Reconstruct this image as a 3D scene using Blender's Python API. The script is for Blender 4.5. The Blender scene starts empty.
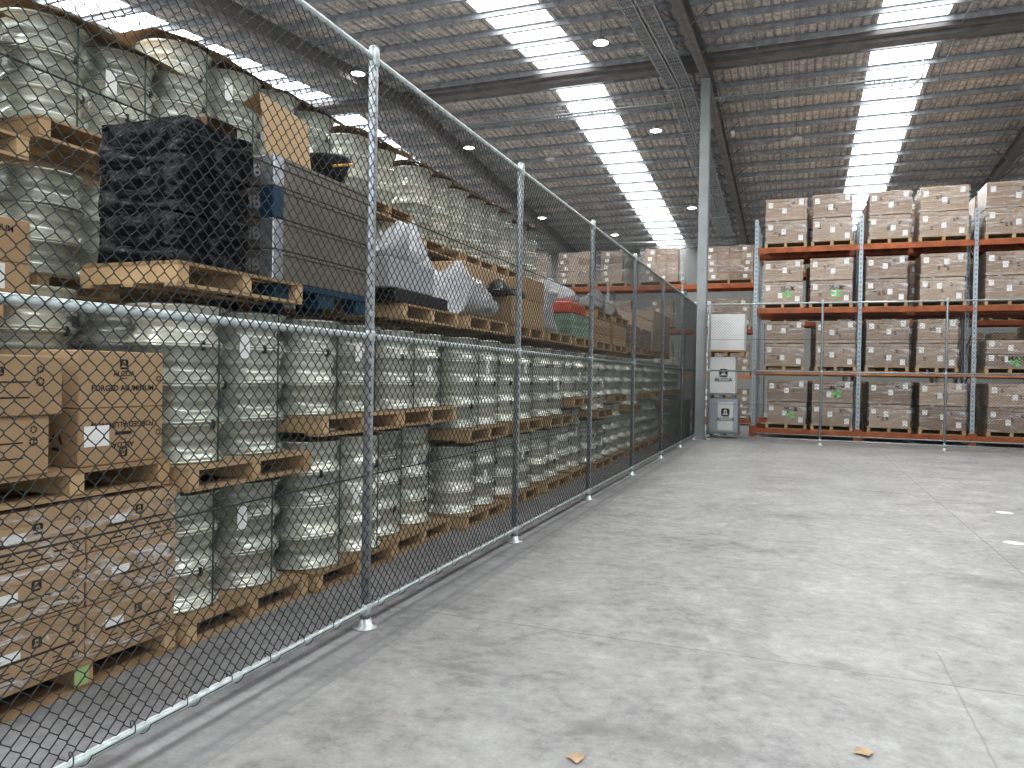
import bpy, math, random
from mathutils import Vector, Matrix, noise
random.seed(7)
S = bpy.context.scene
C = S.collection
S.view_settings.view_transform = 'Standard'
S.view_settings.look = 'None'
S.view_settings.exposure = 0.42
S.view_settings.gamma = 0.86
try:
    S.cycles.max_bounces = 8; S.cycles.transparent_max_bounces = 24
    S.cycles.diffuse_bounces = 4; S.cycles.caustics_reflective = False; S.cycles.caustics_refractive = False
    S.cycles.sample_clamp_indirect = 4.0
except Exception: pass

# ------------------------------------------------------------------ materials
class NT:
    def __init__(s, name):
        m = bpy.data.materials.new(name); m.use_nodes = True
        s.m = m; s.t = m.node_tree; s.t.nodes.clear()
        s.out = s.t.nodes.new('ShaderNodeOutputMaterial')
        s.tc = s.t.nodes.new('ShaderNodeTexCoord')
    def n(s, typ, **kw):
        nd = s.t.nodes.new(typ)
        for k, v in kw.items(): setattr(nd, k, v)
        return nd
    def l(s, a, b): s.t.links.new(a, b)
    def put(s, sock, v):
        if hasattr(v, 'is_output') or hasattr(v, 'links'): s.l(v, sock)
        else: sock.default_value = v
    def math(s, op, a, b=0.0, c=None, clamp=False):
        nd = s.n('ShaderNodeMath', operation=op); nd.use_clamp = clamp
        s.put(nd.inputs[0], a); s.put(nd.inputs[1], b)
        if c is not None: s.put(nd.inputs[2], c)
        return nd.outputs[0]
    def noise(s, scale, detail=3, rough=.55, vec=None, sx=(1,1,1), dist=0):
        mp = s.n('ShaderNodeMapping'); mp.inputs['Scale'].default_value = sx
        s.l(vec if vec is not None else s.tc.outputs['Object'], mp.inputs['Vector'])
        nd = s.n('ShaderNodeTexNoise'); nd.inputs['Scale'].default_value = scale
        nd.inputs['Detail'].default_value = detail; nd.inputs['Roughness'].default_value = rough
        nd.inputs['Distortion'].default_value = dist
        s.l(mp.outputs[0], nd.inputs['Vector']); return nd.outputs[0]
    def ramp(s, fac, stops):
        nd = s.n('ShaderNodeValToRGB'); cr = nd.color_ramp
        while len(cr.elements) < len(stops): cr.elements.new(.5)
        for e, (p, c) in zip(cr.elements, stops):
            e.position = p; e.color = (c[0], c[1], c[2], 1) if not isinstance(c, (int, float)) else (c, c, c, 1)
        s.put(nd.inputs[0], fac); return nd.outputs[0]
    def mix(s, f, a, b, mode='MIX'):
        nd = s.n('ShaderNodeMix', data_type='RGBA', blend_type=mode)
        s.put(nd.inputs[0], f)
        for i, v in ((6, a), (7, b)):
            if isinstance(v, (tuple, list)): v = (v[0], v[1], v[2], 1)
            s.put(nd.inputs[i], v)
        return nd.outputs[2]
    def bsdf(s, col, rough=.6, metal=0, bump=None, bs=.3, bd=.01, coat=0):
        b = s.n('ShaderNodeBsdfPrincipled')
        if isinstance(col, (tuple, list)): col = (col[0], col[1], col[2], 1)
        s.put(b.inputs['Base Color'], col); s.put(b.inputs['Roughness'], rough); s.put(b.inputs['Metallic'], metal)
        b.inputs['Coat Weight'].default_value = coat; b.inputs['Coat Roughness'].default_value = .25
        if bump is not None:
            bn = s.n('ShaderNodeBump'); bn.inputs['Strength'].default_value = bs; bn.inputs['Distance'].default_value = bd
            s.l(bump, bn.inputs['Height']); s.l(bn.outputs[0], b.inputs['Normal'])
        return b
    def done(s, b):
        s.l(b.outputs[0], s.out.inputs[0]); return s.m
    def rnd(s):
        return s.n('ShaderNodeObjectInfo').outputs['Random']

def simple(name, col, rough=.6, metal=0, var=.12, scale=6, bump=0, coat=0, sx=(1,1,1)):
    t = NT(name); f = t.noise(scale, sx=sx)
    c2 = tuple(max(0, c*(1-var*2)) for c in col); c1 = tuple(min(1, c*(1+var)) for c in col)
    col_ = t.ramp(f, [(.3, c2), (.7, c1)])
    return t.done(t.bsdf(col_, rough, metal, f if bump else None, bump, .01, coat))

def m_wood(name, a, b):
    t = NT(name); f = t.noise(7, 4, sx=(1, 1, 1)); g = t.noise(30, 3, sx=(.15, 1, 1))
    r = t.rnd(); c = t.ramp(t.math('ADD', t.math('MULTIPLY', f, .6), t.math('MULTIPLY', r, .35)), [(.25, a), (.75, b)])
    c = t.mix(t.math('MULTIPLY', g, .45), c, tuple(x*.45 for x in a))
    return t.done(t.bsdf(c, .8, 0, g, .25, .004))
M = {}
M['wood'] = m_wood('pallet_timber', (.36, .235, .125), (.6, .44, .27))
M['wood_end'] = m_wood('pallet_timber_ends', (.5, .33, .17), (.74, .55, .33))
M['galv'] = simple('galvanised_steel', (.56, .59, .62), .36, .75, .18, 30)
M['galv_tube'] = simple('galvanised_tube', (.5, .55, .54), .38, .45, .12, 20)  # second galvanised tone, slightly greener and less metallic
M['wire'] = simple('dark_coated_wire', (.035, .04, .038), .45, .3, .1, 40)
M['black_plastic'] = simple('black_plastic', (.02, .02, .022), .4)
M['print'] = simple('black_print', (.025, .022, .02), .8)
M['label'] = simple('white_paper', (.82, .82, .8), .6, 0, .03)
M['green'] = simple('green_print', (.2, .66, .2), .6)
M['pale_green'] = simple('pale_green_paint', (.42, .55, .25), .7)
M['strap'] = simple('dark_green_strap', (.03, .07, .055), .5)
M['orange'] = simple('orange_paint', (.44, .12, .035), .45, 0, .18, 4, 0)
M['orange_pale'] = simple('worn_orange_paint', (.56, .25, .12), .5, 0, .15, 4)
M['steel_dark'] = simple('painted_structural_steel', (.23, .22, .21), .55, .0, .12, 3)
M['steel_col'] = simple('grey_painted_column', (.33, .35, .35), .5, .15, .06, 2)
M['purlin'] = simple('galvanised_purlin', (.42, .44, .46), .5, .1, .18, 5)
M['blue'] = simple('blue_plastic', (.008, .05, .1), .5)
M['crate'] = simple('grey_brown_crate', (.17, .15, .125), .6, 0, .12, 5)
M['grey_box'] = simple('grey_carton', (.42, .44, .46), .7, 0, .06, 4)
M['green_crate'] = simple('pale_green_crate', (.3, .42, .33), .5)
M['red'] = simple('red_plastic', (.55, .1, .05), .45)
M['yellow'] = simple('yellow_strip', (.75, .42, .1), .5)
M['leaf'] = simple('dry_leaf', (.5, .36, .23), .8)
M['concrete_wall'] = simple('pale_wall_panel', (.33, .34, .32), .85, 0, .05, 1)
M['white_board'] = simple('white_board', (.88, .89, .87), .6, 0, .04, 3)

def m_card(name, a, b, film=0):
    t = NT(name); r = t.rnd(); f = t.noise(3, 3); fl = t.noise(60, 2, sx=(1, .1, 1))
    c = t.ramp(t.math('ADD', t.math('MULTIPLY', r, .6), t.math('MULTIPLY', f, .4)), [(.2, a), (.8, b)])
    c = t.mix(t.math('MULTIPLY', fl, .12), c, (.2, .13, .07))
    if film:
        w = t.noise(2.2, 5, .7, sx=(.6, .6, 3.2), dist=1.2)
        k = t.ramp(w, [(.5, 0), (.72, 1)])
        c = t.mix(t.math('MULTIPLY', k, film), c, (.78, .74, .7))  # pale streaks paint the film's sheen into the cardboard colour
        w2 = t.noise(9, 4, .7, sx=(.35, .35, 2), dist=.8)
        return t.done(t.bsdf(c, .42, 0, w2, .5, .03, .45))
    return t.done(t.bsdf(c, .8, 0, f, .15, .01))
M['card'] = m_card('brown_cardboard', (.36, .245, .14), (.5, .355, .215))
M['card_wrap'] = m_card('cardboard_film_sheen', (.25, .175, .125), (.45, .34, .25), .5)
M['card_dark'] = simple('dark_cardboard', (.2, .12, .06), .85)

def m_wheel():
    t = NT('aluminium_wheel'); r = t.rnd(); f = t.noise(4, 4)
    c = t.ramp(t.math('ADD', t.math('MULTIPLY', r, .5), t.math('MULTIPLY', f, .5)), [(.2, (.38, .4, .34)), (.55, (.6, .62, .53)), (.85, (.8, .8, .7))])
    return t.done(t.bsdf(c, .27, .4, t.noise(22, 3, sx=(1, 1, .2)), .12, .01, .35))
M['wheel'] = m_wheel()

def m_film(name, col, amin, amax, rough=.16, st=(1, 1, 2.6), sc=5, lo=.42):
    t = NT(name); f = t.noise(sc, 5, .7, sx=st, dist=1.5); g = t.noise(16, 4, .65, sx=(1, 1, 1.6), dist=1)
    b = t.bsdf(col, rough, 0, g, .6, .03)
    b.inputs['Specular IOR Level'].default_value = .7
    tr = t.n('ShaderNodeBsdfTransparent'); mx = t.n('ShaderNodeMixShader')
    t.l(t.ramp(f, [(lo, amin), (.72, amax)]), mx.inputs[0]); t.l(tr.outputs[0], mx.inputs[1]); t.l(b.outputs[0], mx.inputs[2])
    t.l(mx.outputs[0], t.out.inputs[0]); return t.m
M['film'] = m_film('clear_stretch_film', (.78, .78, .74), .03, .36, .12, (.6, .6, 3.5), 7)
M['film_card'] = m_film('clear_stretch_film_on_cartons', (.95, .93, .93), .02, .95, .15, (.5, .5, 2.4), 3.6, .5)  # near-white opaque streaks stand in for highlights on the film
M['film_white'] = m_film('cloudy_stretch_film', (.6, .62, .64), .6, .95, .22)
def m_blackfilm():
    t = NT('black_stretch_film'); g = t.noise(9, 5, .7, sx=(1, 1, 3), dist=2.2)
    b = t.bsdf((.004, .005, .008), .1, 0, g, .6, .03, 0)
    k = t.noise(3, 5, .75, sx=(1, 1, 2.5), dist=1.5); t.l(t.ramp(k, [(.46, .04), (.62, 1)]), b.inputs['Specular IOR Level'])
    return t.done(b)
M['film_black'] = m_blackfilm()

def m_floor():
    t = NT('concrete_floor'); ob = t.tc.outputs['Object']
    sp = t.n('ShaderNodeSeparateXYZ'); t.l(ob, sp.inputs[0]); X, Y = sp.outputs[0], sp.outputs[1]
    a = t.noise(.5, 6, .6); b = t.noise(2.6, 7, .68, dist=.5); c = t.noise(11, 5, .7); d = t.noise(60, 3, .6)
    v = t.math('ADD', t.math('MULTIPLY', a, .2), t.math('MULTIPLY', b, .36))
    v = t.math('ADD', v, t.math('MULTIPLY', c, .3)); v = t.math('ADD', v, t.math('MULTIPLY', d, .1))
    col = t.ramp(v, [(.38, (.21, .208, .203)), (.46, (.31, .307, .30)), (.52, (.37, .367, .357)), (.6, (.47, .465, .45))])
    # oil and tyre stains
    st = t.ramp(t.noise(1.7, 5, .75, sx=(1, 1.6, 1), dist=.8), [(.6, 0), (.72, 1)])
    sp2n = t.noise(5, 5, .75)
    sp2 = t.ramp(t.noise(6, 4, .7, sx=(1, 1.8, 1)), [(.64, 0), (.72, 1)])
    col = t.mix(t.math('MULTIPLY', sp2, .3), col, (.22, .215, .21))
    col = t.mix(t.math('MULTIPLY', st, .4), col, (.2, .195, .19))
    rd = t.ramp(t.noise(1.1, 5, .8, sx=(1.3, 1, 1), dist=1.5), [(.62, 0), (.7, 1)])
    col = t.mix(t.math('MULTIPLY', rd, .16), col, (.36, .2, .16))
    wob = t.math('MULTIPLY', t.math('SUBTRACT', t.noise(6, 3), .5), .02)
    def line(coord, pos, w, s0, dark, cond=None):
        nonlocal col
        dd = t.math('ABSOLUTE', t.math('SUBTRACT', t.math('ADD', coord, wob), pos))
        k = t.math('MULTIPLY', t.math('SUBTRACT', 1, t.math('DIVIDE', dd, w, clamp=True), clamp=True), s0)
        if cond is not None: k = t.math('MULTIPLY', k, cond)
        col = t.mix(k, col, dark)
    right = t.math('GREATER_THAN', X, .3)
    line(Y, 4.55, .009, .6, (.1, .1, .1)); line(Y, 14.6, .02, .4, (.15, .15, .15))
    line(X, 4.33, .01, .55, (.1, .1, .1), t.math('GREATER_THAN', Y, 4.55))
    line(X, 3.32, .009, .45, (.12, .12, .12), t.math('LESS_THAN', Y, 5.1))
    # tyre arcs
    for cx, cy, r, w, k in ((1.7, 8.6, 1.0, .05, .4), (3.0, 8.4, 1.25, .05, .38), (.2, 4.2, 1.9, .035, .4), (4.9, 6.2, 1.6, .08, .35), (3.4, 6.0, 2.2, .04, .25), (1.0, 2.0, 2.3, .03, .3)):
        dx = t.math('SUBTRACT', X, cx); dy = t.math('SUBTRACT', Y, cy)
        rr = t.math('SQRT', t.math('ADD', t.math('MULTIPLY', dx, dx), t.math('MULTIPLY', dy, dy)))
        dd = t.math('ABSOLUTE', t.math('SUBTRACT', t.math('ADD', rr, wob), r))
        kk = t.math('SUBTRACT', 1, t.math('DIVIDE', dd, w, clamp=True), clamp=True)
        gate = t.ramp(t.noise(3.1, 5, .75, sx=(1, 1, 1), dist=1), [(.46, 0), (.66, 1)])
        col = t.mix(t.math('MULTIPLY', t.math('MULTIPLY', kk, gate), k), col, (.16, .14, .13))
    for x0, y0, ww, hh, k in ((1.95, 3.35, .55, .09, .5), (.85, 3.75, .3, .05, .35), (2.3, 5.2, .13, 1.4, .3), (3.05, 4.0, .12, .8, .25), (1.9, 4.75, .16, .1, .45), (2.75, 4.6, .12, .08, .5), (.75, 4.2, .18, .12, .35), (2.9, 3.9, .13, .16, .45), (1.2, 6.3, .5, .07, .35), (2.6, 9.5, .5, .08, .35), (.9, 7.6, .4, .08, .35), (4.0, 7.0, .35, .2, .4), (2.2, 13.2, .6, .12, .35), (3.7, 12.2, .5, .1, .35), (1.0, 11.2, .5, .1, .3), (5.2, 14.5, .8, .15, .3)):
        ax = t.math('DIVIDE', t.math('SUBTRACT', X, x0), ww); ay = t.math('DIVIDE', t.math('SUBTRACT', Y, y0), hh)
        e = t.math('ADD', t.math('MULTIPLY', ax, ax), t.math('MULTIPLY', ay, ay))
        e = t.math('ADD', e, t.math('MULTIPLY', t.math('SUBTRACT', sp2n, .5), 3.0))
        kk = t.math('SUBTRACT', 1, e, clamp=True)
        tread = t.math('ADD', .55, t.math('MULTIPLY', t.math('LESS_THAN', t.math('FRACT', t.math('MULTIPLY', t.math('ADD', Y, t.math('MULTIPLY', X, .6)), 14)), .5), .45)) if hh > .3 else 1.0
        col = t.mix(t.math('MULTIPLY', t.math('MULTIPLY', kk, tread), k), col, (.17, .165, .16))
    # fenced side: shade painted in as a darker tint; ground strip along the fence
    ins = t.math('LESS_THAN', X, .02)
    inside2 = t.math('MULTIPLY', ins, t.math('LESS_THAN', Y, 20.3))
    col = t.mix(inside2, col, (.93, .94, .98), 'MULTIPLY')
    near = t.math('LESS_THAN', Y, 20.3)
    strip = t.math('MULTIPLY', t.math('MULTIPLY', t.math('GREATER_THAN', X, .02), t.math('LESS_THAN', X, .27)), near)
    col = t.mix(strip, col, (.88, .885, .9), 'MULTIPLY')
    line(X, .2, .035, .45, (.17, .17, .18), near); line(X, .28, .02, .5, (.2, .2, .2), near); line(X, .04, .03, .6, (.15, .15, .15), near)
    rough = t.ramp(b, [(.3, .42), (.7, .7)])
    return t.done(t.bsdf(col, rough, 0, c, .12, .008))
M['floor'] = m_floor()

def m_roof():
    t = NT('foil_lined_roof_sheet'); sp = t.n('ShaderNodeSeparateXYZ'); t.l(t.tc.outputs['Object'], sp.inputs[0])
    a = t.noise(.8, 3); b = t.noise(7, 4, .75, sx=(1.4, .6, 1)); 
    c = t.ramp(t.math('ADD', t.math('MULTIPLY', a, .4), t.math('MULTIPLY', b, .6)), [(.36, (.36, .36, .37)), (.5, (.68, .64, .6)), (.6, (.95, .87, .78))])
    # safety-mesh grid below the foil
    gx = t.math('LESS_THAN', t.math('FRACT', t.math('MULTIPLY', sp.outputs[0], 5.0)), .22)
    gy = t.math('LESS_THAN', t.math('FRACT', t.math('MULTIPLY', sp.outputs[1], 3.0)), .12)
    g = t.math('MAXIMUM', gx, gy)
    c = t.mix(t.math('MULTIPLY', g, .55), c, (.2, .2, .21))
    return t.done(t.bsdf(c, .45, .0, b, .6, .05))
M['roof'] = m_roof()

def emit(name, col, k):
    t = NT(name); e = t.n('ShaderNodeEmission'); e.inputs[0].default_value = (*col, 1); e.inputs[1].default_value = k
    t.l(e.outputs[0], t.out.inputs[0]); return t.m
M['sky'] = emit('translucent_skylight', (.95, .98, 1.0), 6)
M['lamp'] = emit('lamp_diffuser', (1, .95, .97), 9)
M['lamp_off'] = simple('lamp_lens_unlit', (.75, .72, .7), .4)

def m_upright():
    t = NT('perforated_upright'); sp = t.n('ShaderNodeSeparateXYZ'); t.l(t.tc.outputs['Object'], sp.inputs[0])
    f = t.math('LESS_THAN', t.math('FRACT', t.math('MULTIPLY', sp.outputs[2], 8.0)), .38)
    g = t.math('LESS_THAN', t.math('ABSOLUTE', sp.outputs[0]), .018)
    c = t.mix(t.math('MULTIPLY', f, g), (.42, .47, .5), (.2, .22, .24))
    return t.done(t.bsdf(c, .42, .4))
M['upright'] = m_upright()

# ------------------------------------------------------------------ mesh builder
class MB:
    def __init__(s): s.v = []; s.f = []; s.smooth = []
    def quad(s, pts, sm=False):
        i = len(s.v); s.v += [tuple(p) for p in pts]; s.f.append(tuple(range(i, i+len(pts)))); s.smooth.append(sm)
    def box(s, x0, x1, y0, y1, z0, z1, bev=0):
        i = len(s.v)
        if bev <= 0:
            s.v += [(x0,y0,z0),(x1,y0,z0),(x1,y1,z0),(x0,y1,z0),(x0,y0,z1),(x1,y0,z1),(x1,y1,z1),(x0,y1,z1)]
            for f in ((0,3,2,1),(4,5,6,7),(0,1,5,4),(1,2,6,5),(2,3,7,6),(3,0,4,7)):
                s.f.append(tuple(i+k for k in f)); s.smooth.append(False)
            return s
        b = bev
        rings = [(b, z0, ), (0, z0+b), (0, z1-b), (b, z1)]
        for ins, z in rings:
            a0, a1, c0, c1 = x0+ins, x1-ins, y0+ins, y1-ins
            s.v += [(a0+b,c0,z),(a1-b,c0,z),(a1,c0+b,z),(a1,c1-b,z),(a1-b,c1,z),(a0+b,c1,z),(a0,c1-b,z),(a0,c0+b,z)]
        for r in range(3):
            for k in range(8):
                a = i+r*8+k; c = i+r*8+(k+1) % 8
                s.f.append((a, c, c+8, a+8)); s.smooth.append(False)
        s.f.append(tuple(i+7-k for k in range(8))); s.smooth.append(False)
        s.f.append(tuple(i+24+k for k in range(8))); s.smooth.append(False)
        return s
    def tube(s, p, q, r, n=8, cap=True, r2=None):
        p = Vector(p); q = Vector(q); d = (q-p).normalized(); r2 = r if r2 is None else r2
        u = d.orthogonal().normalized(); w = d.cross(u); i = len(s.v)
        for P, R in ((p, r), (q, r2)):
            for k in range(n):
                a = 2*math.pi*k/n; s.v.append(tuple(P+u*R*math.cos(a)+w*R*math.sin(a)))
        for k in range(n):
            s.f.append((i+k, i+(k+1) % n, i+n+(k+1) % n, i+n+k)); s.smooth.append(n > 5)
        if cap:
            s.f.append(tuple(i+n-1-k for k in range(n))); s.smooth.append(False)
            s.f.append(tuple(i+n+k for k in range(n))); s.smooth.append(False)
        return s
    def path(s, pts, r, n=4):
        # tube with shared rings along a polyline
        pts = [Vector(p) for p in pts]; i0 = len(s.v)
        for j, P in enumerate(pts):
            d = ((pts[min(j+1, len(pts)-1)]-pts[max(j-1, 0)])).normalized()
            u = Vector((1, 0, 0)); u = (u-d*u.dot(d)).normalized(); w = d.cross(u)
            for k in range(n):
                a = 2*math.pi*(k+.5)/n; s.v.append(tuple(P+u*r*math.cos(a)+w*r*math.sin(a)))
        for j in range(len(pts)-1):
            for k in range(n):
                a = i0+j*n+k; b = i0+j*n+(k+1) % n
                s.f.append((a, b, b+n, a+n)); s.smooth.append(True)
        return s
    def lathe(s, prof, n=32, c=(0,0,0), sm=True):
        i = len(s.v)
        for r, z in prof:
            for k in range(n):
                a = 2*math.pi*k/n; s.v.append((c[0]+r*math.cos(a), c[1]+r*math.sin(a), c[2]+z))
        for j in range(len(prof)-1):
            for k in range(n):
                a = i+j*n+k; b = i+j*n+(k+1) % n
                s.f.append((a, b, b+n, a+n)); s.smooth.append(sm)
        return s
    def xf(s, m):
        s.v = [tuple(m @ Vector(v)) for v in s.v]; return s
    def add(s, o, off=(0,0,0)):
        i = len(s.v); s.v += [(v[0]+off[0], v[1]+off[1], v[2]+off[2]) for v in o.v]
        s.f += [tuple(i+k for k in f) for f in o.f]; s.smooth += o.smooth; return s
    def mesh(s, name, mat):
        me = bpy.data.meshes.new(name); me.from_pydata(s.v, [], s.f); me.update()
        me.polygons.foreach_set('use_smooth', s.smooth)
        if mat: me.materials.append(M[mat])
        return me

def ob(name, me, parent=None, loc=(0,0,0), rz=0):
    o = bpy.data.objects.new(name, me); C.objects.link(o); o.location = loc; o.rotation_euler = (0, 0, rz)
    if parent: o.parent = parent
    return o
def B(name, mb, mat, parent=None, loc=(0,0,0), rz=0): return ob(name, mb.mesh(name, mat), parent, loc, rz)
def tag(o, label, cat, group=None):
    o['label'] = label; o['category'] = cat
    if group: o['group'] = group
    return o
def struct(o): o['kind'] = 'structure'; return o
def thing(name, label, cat, loc=(0,0,0), rz=0, group=None):
    return tag(ob(name, None, None, loc, rz), label, cat, group)
ORD = ['first','second','third','fourth','fifth','sixth','seventh','eighth','ninth','tenth','eleventh','twelfth','thirteenth','fourteenth','fifteenth','sixteenth','seventeenth']
R90 = math.pi/2

def text_mb(body, size, sx=1.0):
    cu = bpy.data.curves.new('lettering', 'FONT'); cu.body = body; cu.size = size; cu.align_x = 'CENTER'; cu.align_y = 'CENTER'
    cu.offset = size*.02; cu.resolution_u = 2
    o = bpy.data.objects.new('lettering', cu); C.objects.link(o)
    dg = bpy.context.evaluated_depsgraph_get(); me = bpy.data.meshes.new_from_object(o.evaluated_get(dg))
    mb = MB()
    # text plane -> front face plane (x right, z up, facing -y)
    mb.v = [(v.co.x*sx, 0, v.co.y) for v in me.vertices]
    mb.f = [tuple(p.vertices) for p in me.polygons]; mb.smooth = [False]*len(mb.f)
    bpy.data.objects.remove(o); bpy.data.meshes.remove(me)
    return mb
TXT = {}
def txt(body, size, sx=1.0):
    k = (body, size, sx)
    if k not in TXT: TXT[k] = text_mb(body, size, sx)
    return TXT[k]
def place(mb, x, y, z, flip=False):
    o = MB(); o.f = list(mb.f); o.smooth = list(mb.smooth)
    s = -1 if flip else 1
    o.v = [(x+s*v[0], y, z+s*v[2]) for v in mb.v]; return o
def emblem(mb, x, y, z, s, flip=False):
    # rounded dark square with an open facetted 'A' shape
    k = -1 if flip else 1
    def P(pts): mb.quad([(x+k*a*s, y, z+k*b*s) for a, b in pts])
    P([(-.5,-.35),(-.2,-.1),(-.2,.35),(-.35,.5),(-.5,.35)]); P([(.5,-.35),(.5,.35),(.35,.5),(.2,.35),(.2,-.1)])
    P([(-.35,.5),(-.2,.28),(0,.4),(.2,.28),(.35,.5)]); P([(0,.2),(-.18,-.12),(0,-.02)]); P([(0,.2),(0,-.02),(.18,-.12)])
    P([(-.5,-.35),(-.35,-.5),(.35,-.5),(.5,-.35),(.3,-.3),(-.3,-.3)])
def ring(mb, x, y, z, r):
    for k in range(6):
        a = k*math.pi/3; b = a+.8
        mb.quad([(x+r*math.cos(t)*q, y, z+r*math.sin(t)*q) for t, q in ((a,1),(b,1),(b,.6),(a,.6))][::-1])

# ------------------------------------------------------------------ camera
f_px, yaw, pit, rol, cx, cz = 754.33, .3595, -.0108, .0175, 2.5009, 1.5988
F = Vector((-math.sin(yaw)*math.cos(pit), math.cos(yaw)*math.cos(pit), math.sin(pit)))
R = Vector((math.cos(yaw), math.sin(yaw), 0)); U = R.cross(F)
R2 = R*math.cos(rol)+U*math.sin(rol); U2 = -R*math.sin(rol)+U*math.cos(rol)
cd = bpy.data.cameras.new('camera'); cam = bpy.data.objects.new('camera', cd); C.objects.link(cam)
cd.sensor_width = 36; cd.lens = f_px/1024*36; cd.clip_end = 200; cd.clip_start = .05
cam.matrix_world = Matrix(((R2.x, U2.x, -F.x, cx), (R2.y, U2.y, -F.y, 0), (R2.z, U2.z, -F.z, cz), (0,0,0,1)))
S.camera = cam

# ------------------------------------------------------------------ setting
XL, XR, YN, YB = -22, 20, -8, 40.3
YR, ZR, SL = 20.8, 10.3, .09
def zr(y): return ZR-SL*abs(y-YR)
struct(B('floor', MB().box(XL, XR, YN, YB, -.2, 0), 'floor'))
struct(B('wall_back', MB().box(XL, XR, YB, YB+.2, 0, zr(YB)+.1), 'concrete_wall'))
struct(B('wall_left', MB().box(XL-.2, XL, YN, YB, 0, 10.6), 'concrete_wall'))
struct(B('wall_right', MB().box(XR, XR+.2, YN, YB, 0, 10.6), 'concrete_wall'))
skyX = [(-21.3, -19.85), (-12.8, -11.3), (-4.43, -2.97), (4.17, 5.68), (12.7, 14.15)]
roof = MB()
def rib_strip(x0, x1, ya, yb, dz=0):
    n = max(1, round((x1-x0)/.25)); w = (x1-x0)/n
    for k in range(n):
        a = x0+k*w; xs = [(a, 0), (a+w*.35, 0), (a+w*.45, .035), (a+w*.62, .035), (a+w*.72, 0), (a+w, 0)]
        for (p, pz), (q, qz) in zip(xs, xs[1:]):
            roof.quad([(p, ya, zr(ya)+pz+dz), (p, yb, zr(yb)+pz+dz), (q, yb, zr(yb)+qz+dz), (q, ya, zr(ya)+qz+dz)])
edges = [XL]+[e for s in skyX for e in s]+[XR]
for i in range(0, len(edges), 2):
    for ya, yb in ((YN, YR), (YR, YB)): rib_strip(edges[i], edges[i+1], ya, yb)
for ya, yb in ((YR-.45, YR), (YR, YR+.3)):      # ridge capping closes the skylights at the ridge
    for s in skyX: roof.quad([(s[0], ya, zr(ya)-.02), (s[0], yb, zr(yb)-.02), (s[1], yb, zr(yb)-.02), (s[1], ya, zr(ya)-.02)])
ceil = struct(B('ceiling', roof, 'roof'))
n = 0
for s in skyX:
    for ya, yb in ((YN, YR-.4), (YR+.25, YB)):
        n += 1; m = MB(); m.quad([(s[0], ya, zr(ya)+.03), (s[0], yb, zr(yb)+.03), (s[1], yb, zr(yb)+.03), (s[1], ya, zr(ya)+.03)])
        struct(B('window_%d' % n, m, 'sky'))
pm = MB()       # one zed purlin, spans the hall
pm.box(XL, XR, -.004, .004, -.12, -.01).box(XL, XR, -.004, .06, -.126, -.118).box(XL, XR, -.06, .004, -.012, 0).box(XL, XR, .054, .06, -.126, -.105)
pme = pm.mesh('purlin', 'purlin')
k = 0
y = YR+.62
while y < YB-.1:
    ob('purlin', pme, ceil, (0, y, zr(y)-.01)); y += 1.08
y = YR-.62
while y > 2:
    ob('purlin', pme, ceil, (0, y, zr(y)-.01)); y -= 1.08
for X in (-15.2, -10.4, -6.6, -2.55, 1.4, 6.0, 11):
    m = MB()
    for ya, yb in ((8, YR), (YR, YB)):
        m.tube((X, ya, zr(ya)-.15), (X, yb, zr(yb)-.15), .013, 4)
        m.tube((X+.02, ya, zr(ya)-.06), (X+.02, yb, zr(yb)-.06), .01, 4)
    B('bridging_rod', m, 'purlin', ceil)

def rafter(X, label, b=.11, d=.42):
    t = thing('roof_rafter', label, 'beam', (X, YR, ZR-.25), 0, 'steel roof rafters')
    m = MB(); z = lambda y: -SL*abs(y)
    for ya, yb in ((YN-YR, 0), (0, YB-YR)):
        for (x0, x1, z0, z1) in ((-b, b, -d, -d+.03), (-.012, .012, -d, 0), (-b, b, -.03, 0)):
            P = [(x0, ya, z(ya)+z0), (x1, ya, z(ya)+z0), (x1, yb, z(yb)+z0), (x0, yb, z(yb)+z0), (x0, ya, z(ya)+z1), (x1, ya, z(ya)+z1), (x1, yb, z(yb)+z1), (x0, yb, z(yb)+z1)]
            i = len(m.v); m.v += P
            for f in ((0,3,2,1),(4,5,6,7),(0,1,5,4),(1,2,6,5),(2,3,7,6),(3,0,4,7)): m.f.append(tuple(i+q for q in f)); m.smooth.append(False)
    B('beam', m, 'steel_dark', t)
    for yy in range(-10, 19, 2):
        if abs(yy) < 1: continue
        for sx in (-1, 1):
            mm = MB(); mm.tube((sx*.1, yy, z(yy)-d+.05), (sx*.55, yy, z(yy)+.02), .022, 4); B('fly_brace', mm, 'steel_dark', t)
rafter(.1, 'dark steel roof rafter resting on the grey column')
rafter(8.95, 'dark steel roof rafter sloping down to the right above the racking')
rafter(-8.75, 'dark steel roof rafter above the stacked wheels on the left')
m = MB(); m.box(-17.5, 17.5, -.17, .2, -.17, .07).box(-17.5, 17.5, -.4, -.2, -.08, .06)
tag(B('ridge_beam', m, 'steel_dark', None, (0, YR, 10.16)), 'long dark steel beam crossing the roof under the ridge', 'beam')
t = thing('steel_column', 'tall grey steel column at the corner of the fence', 'column', (.1, 20.82, 0))
m = MB(); m.box(-.12, .12, -.18, -.165, 0, 9.62).box(-.12, .12, .165, .18, 0, 9.62).box(-.006, .006, -.165, .165, 0, 9.62); B('shaft', m, 'steel_col', t)
B('base_plate', MB().box(-.17, .17, -.24, .24, 0, .02), 'steel_col', t)

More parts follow.
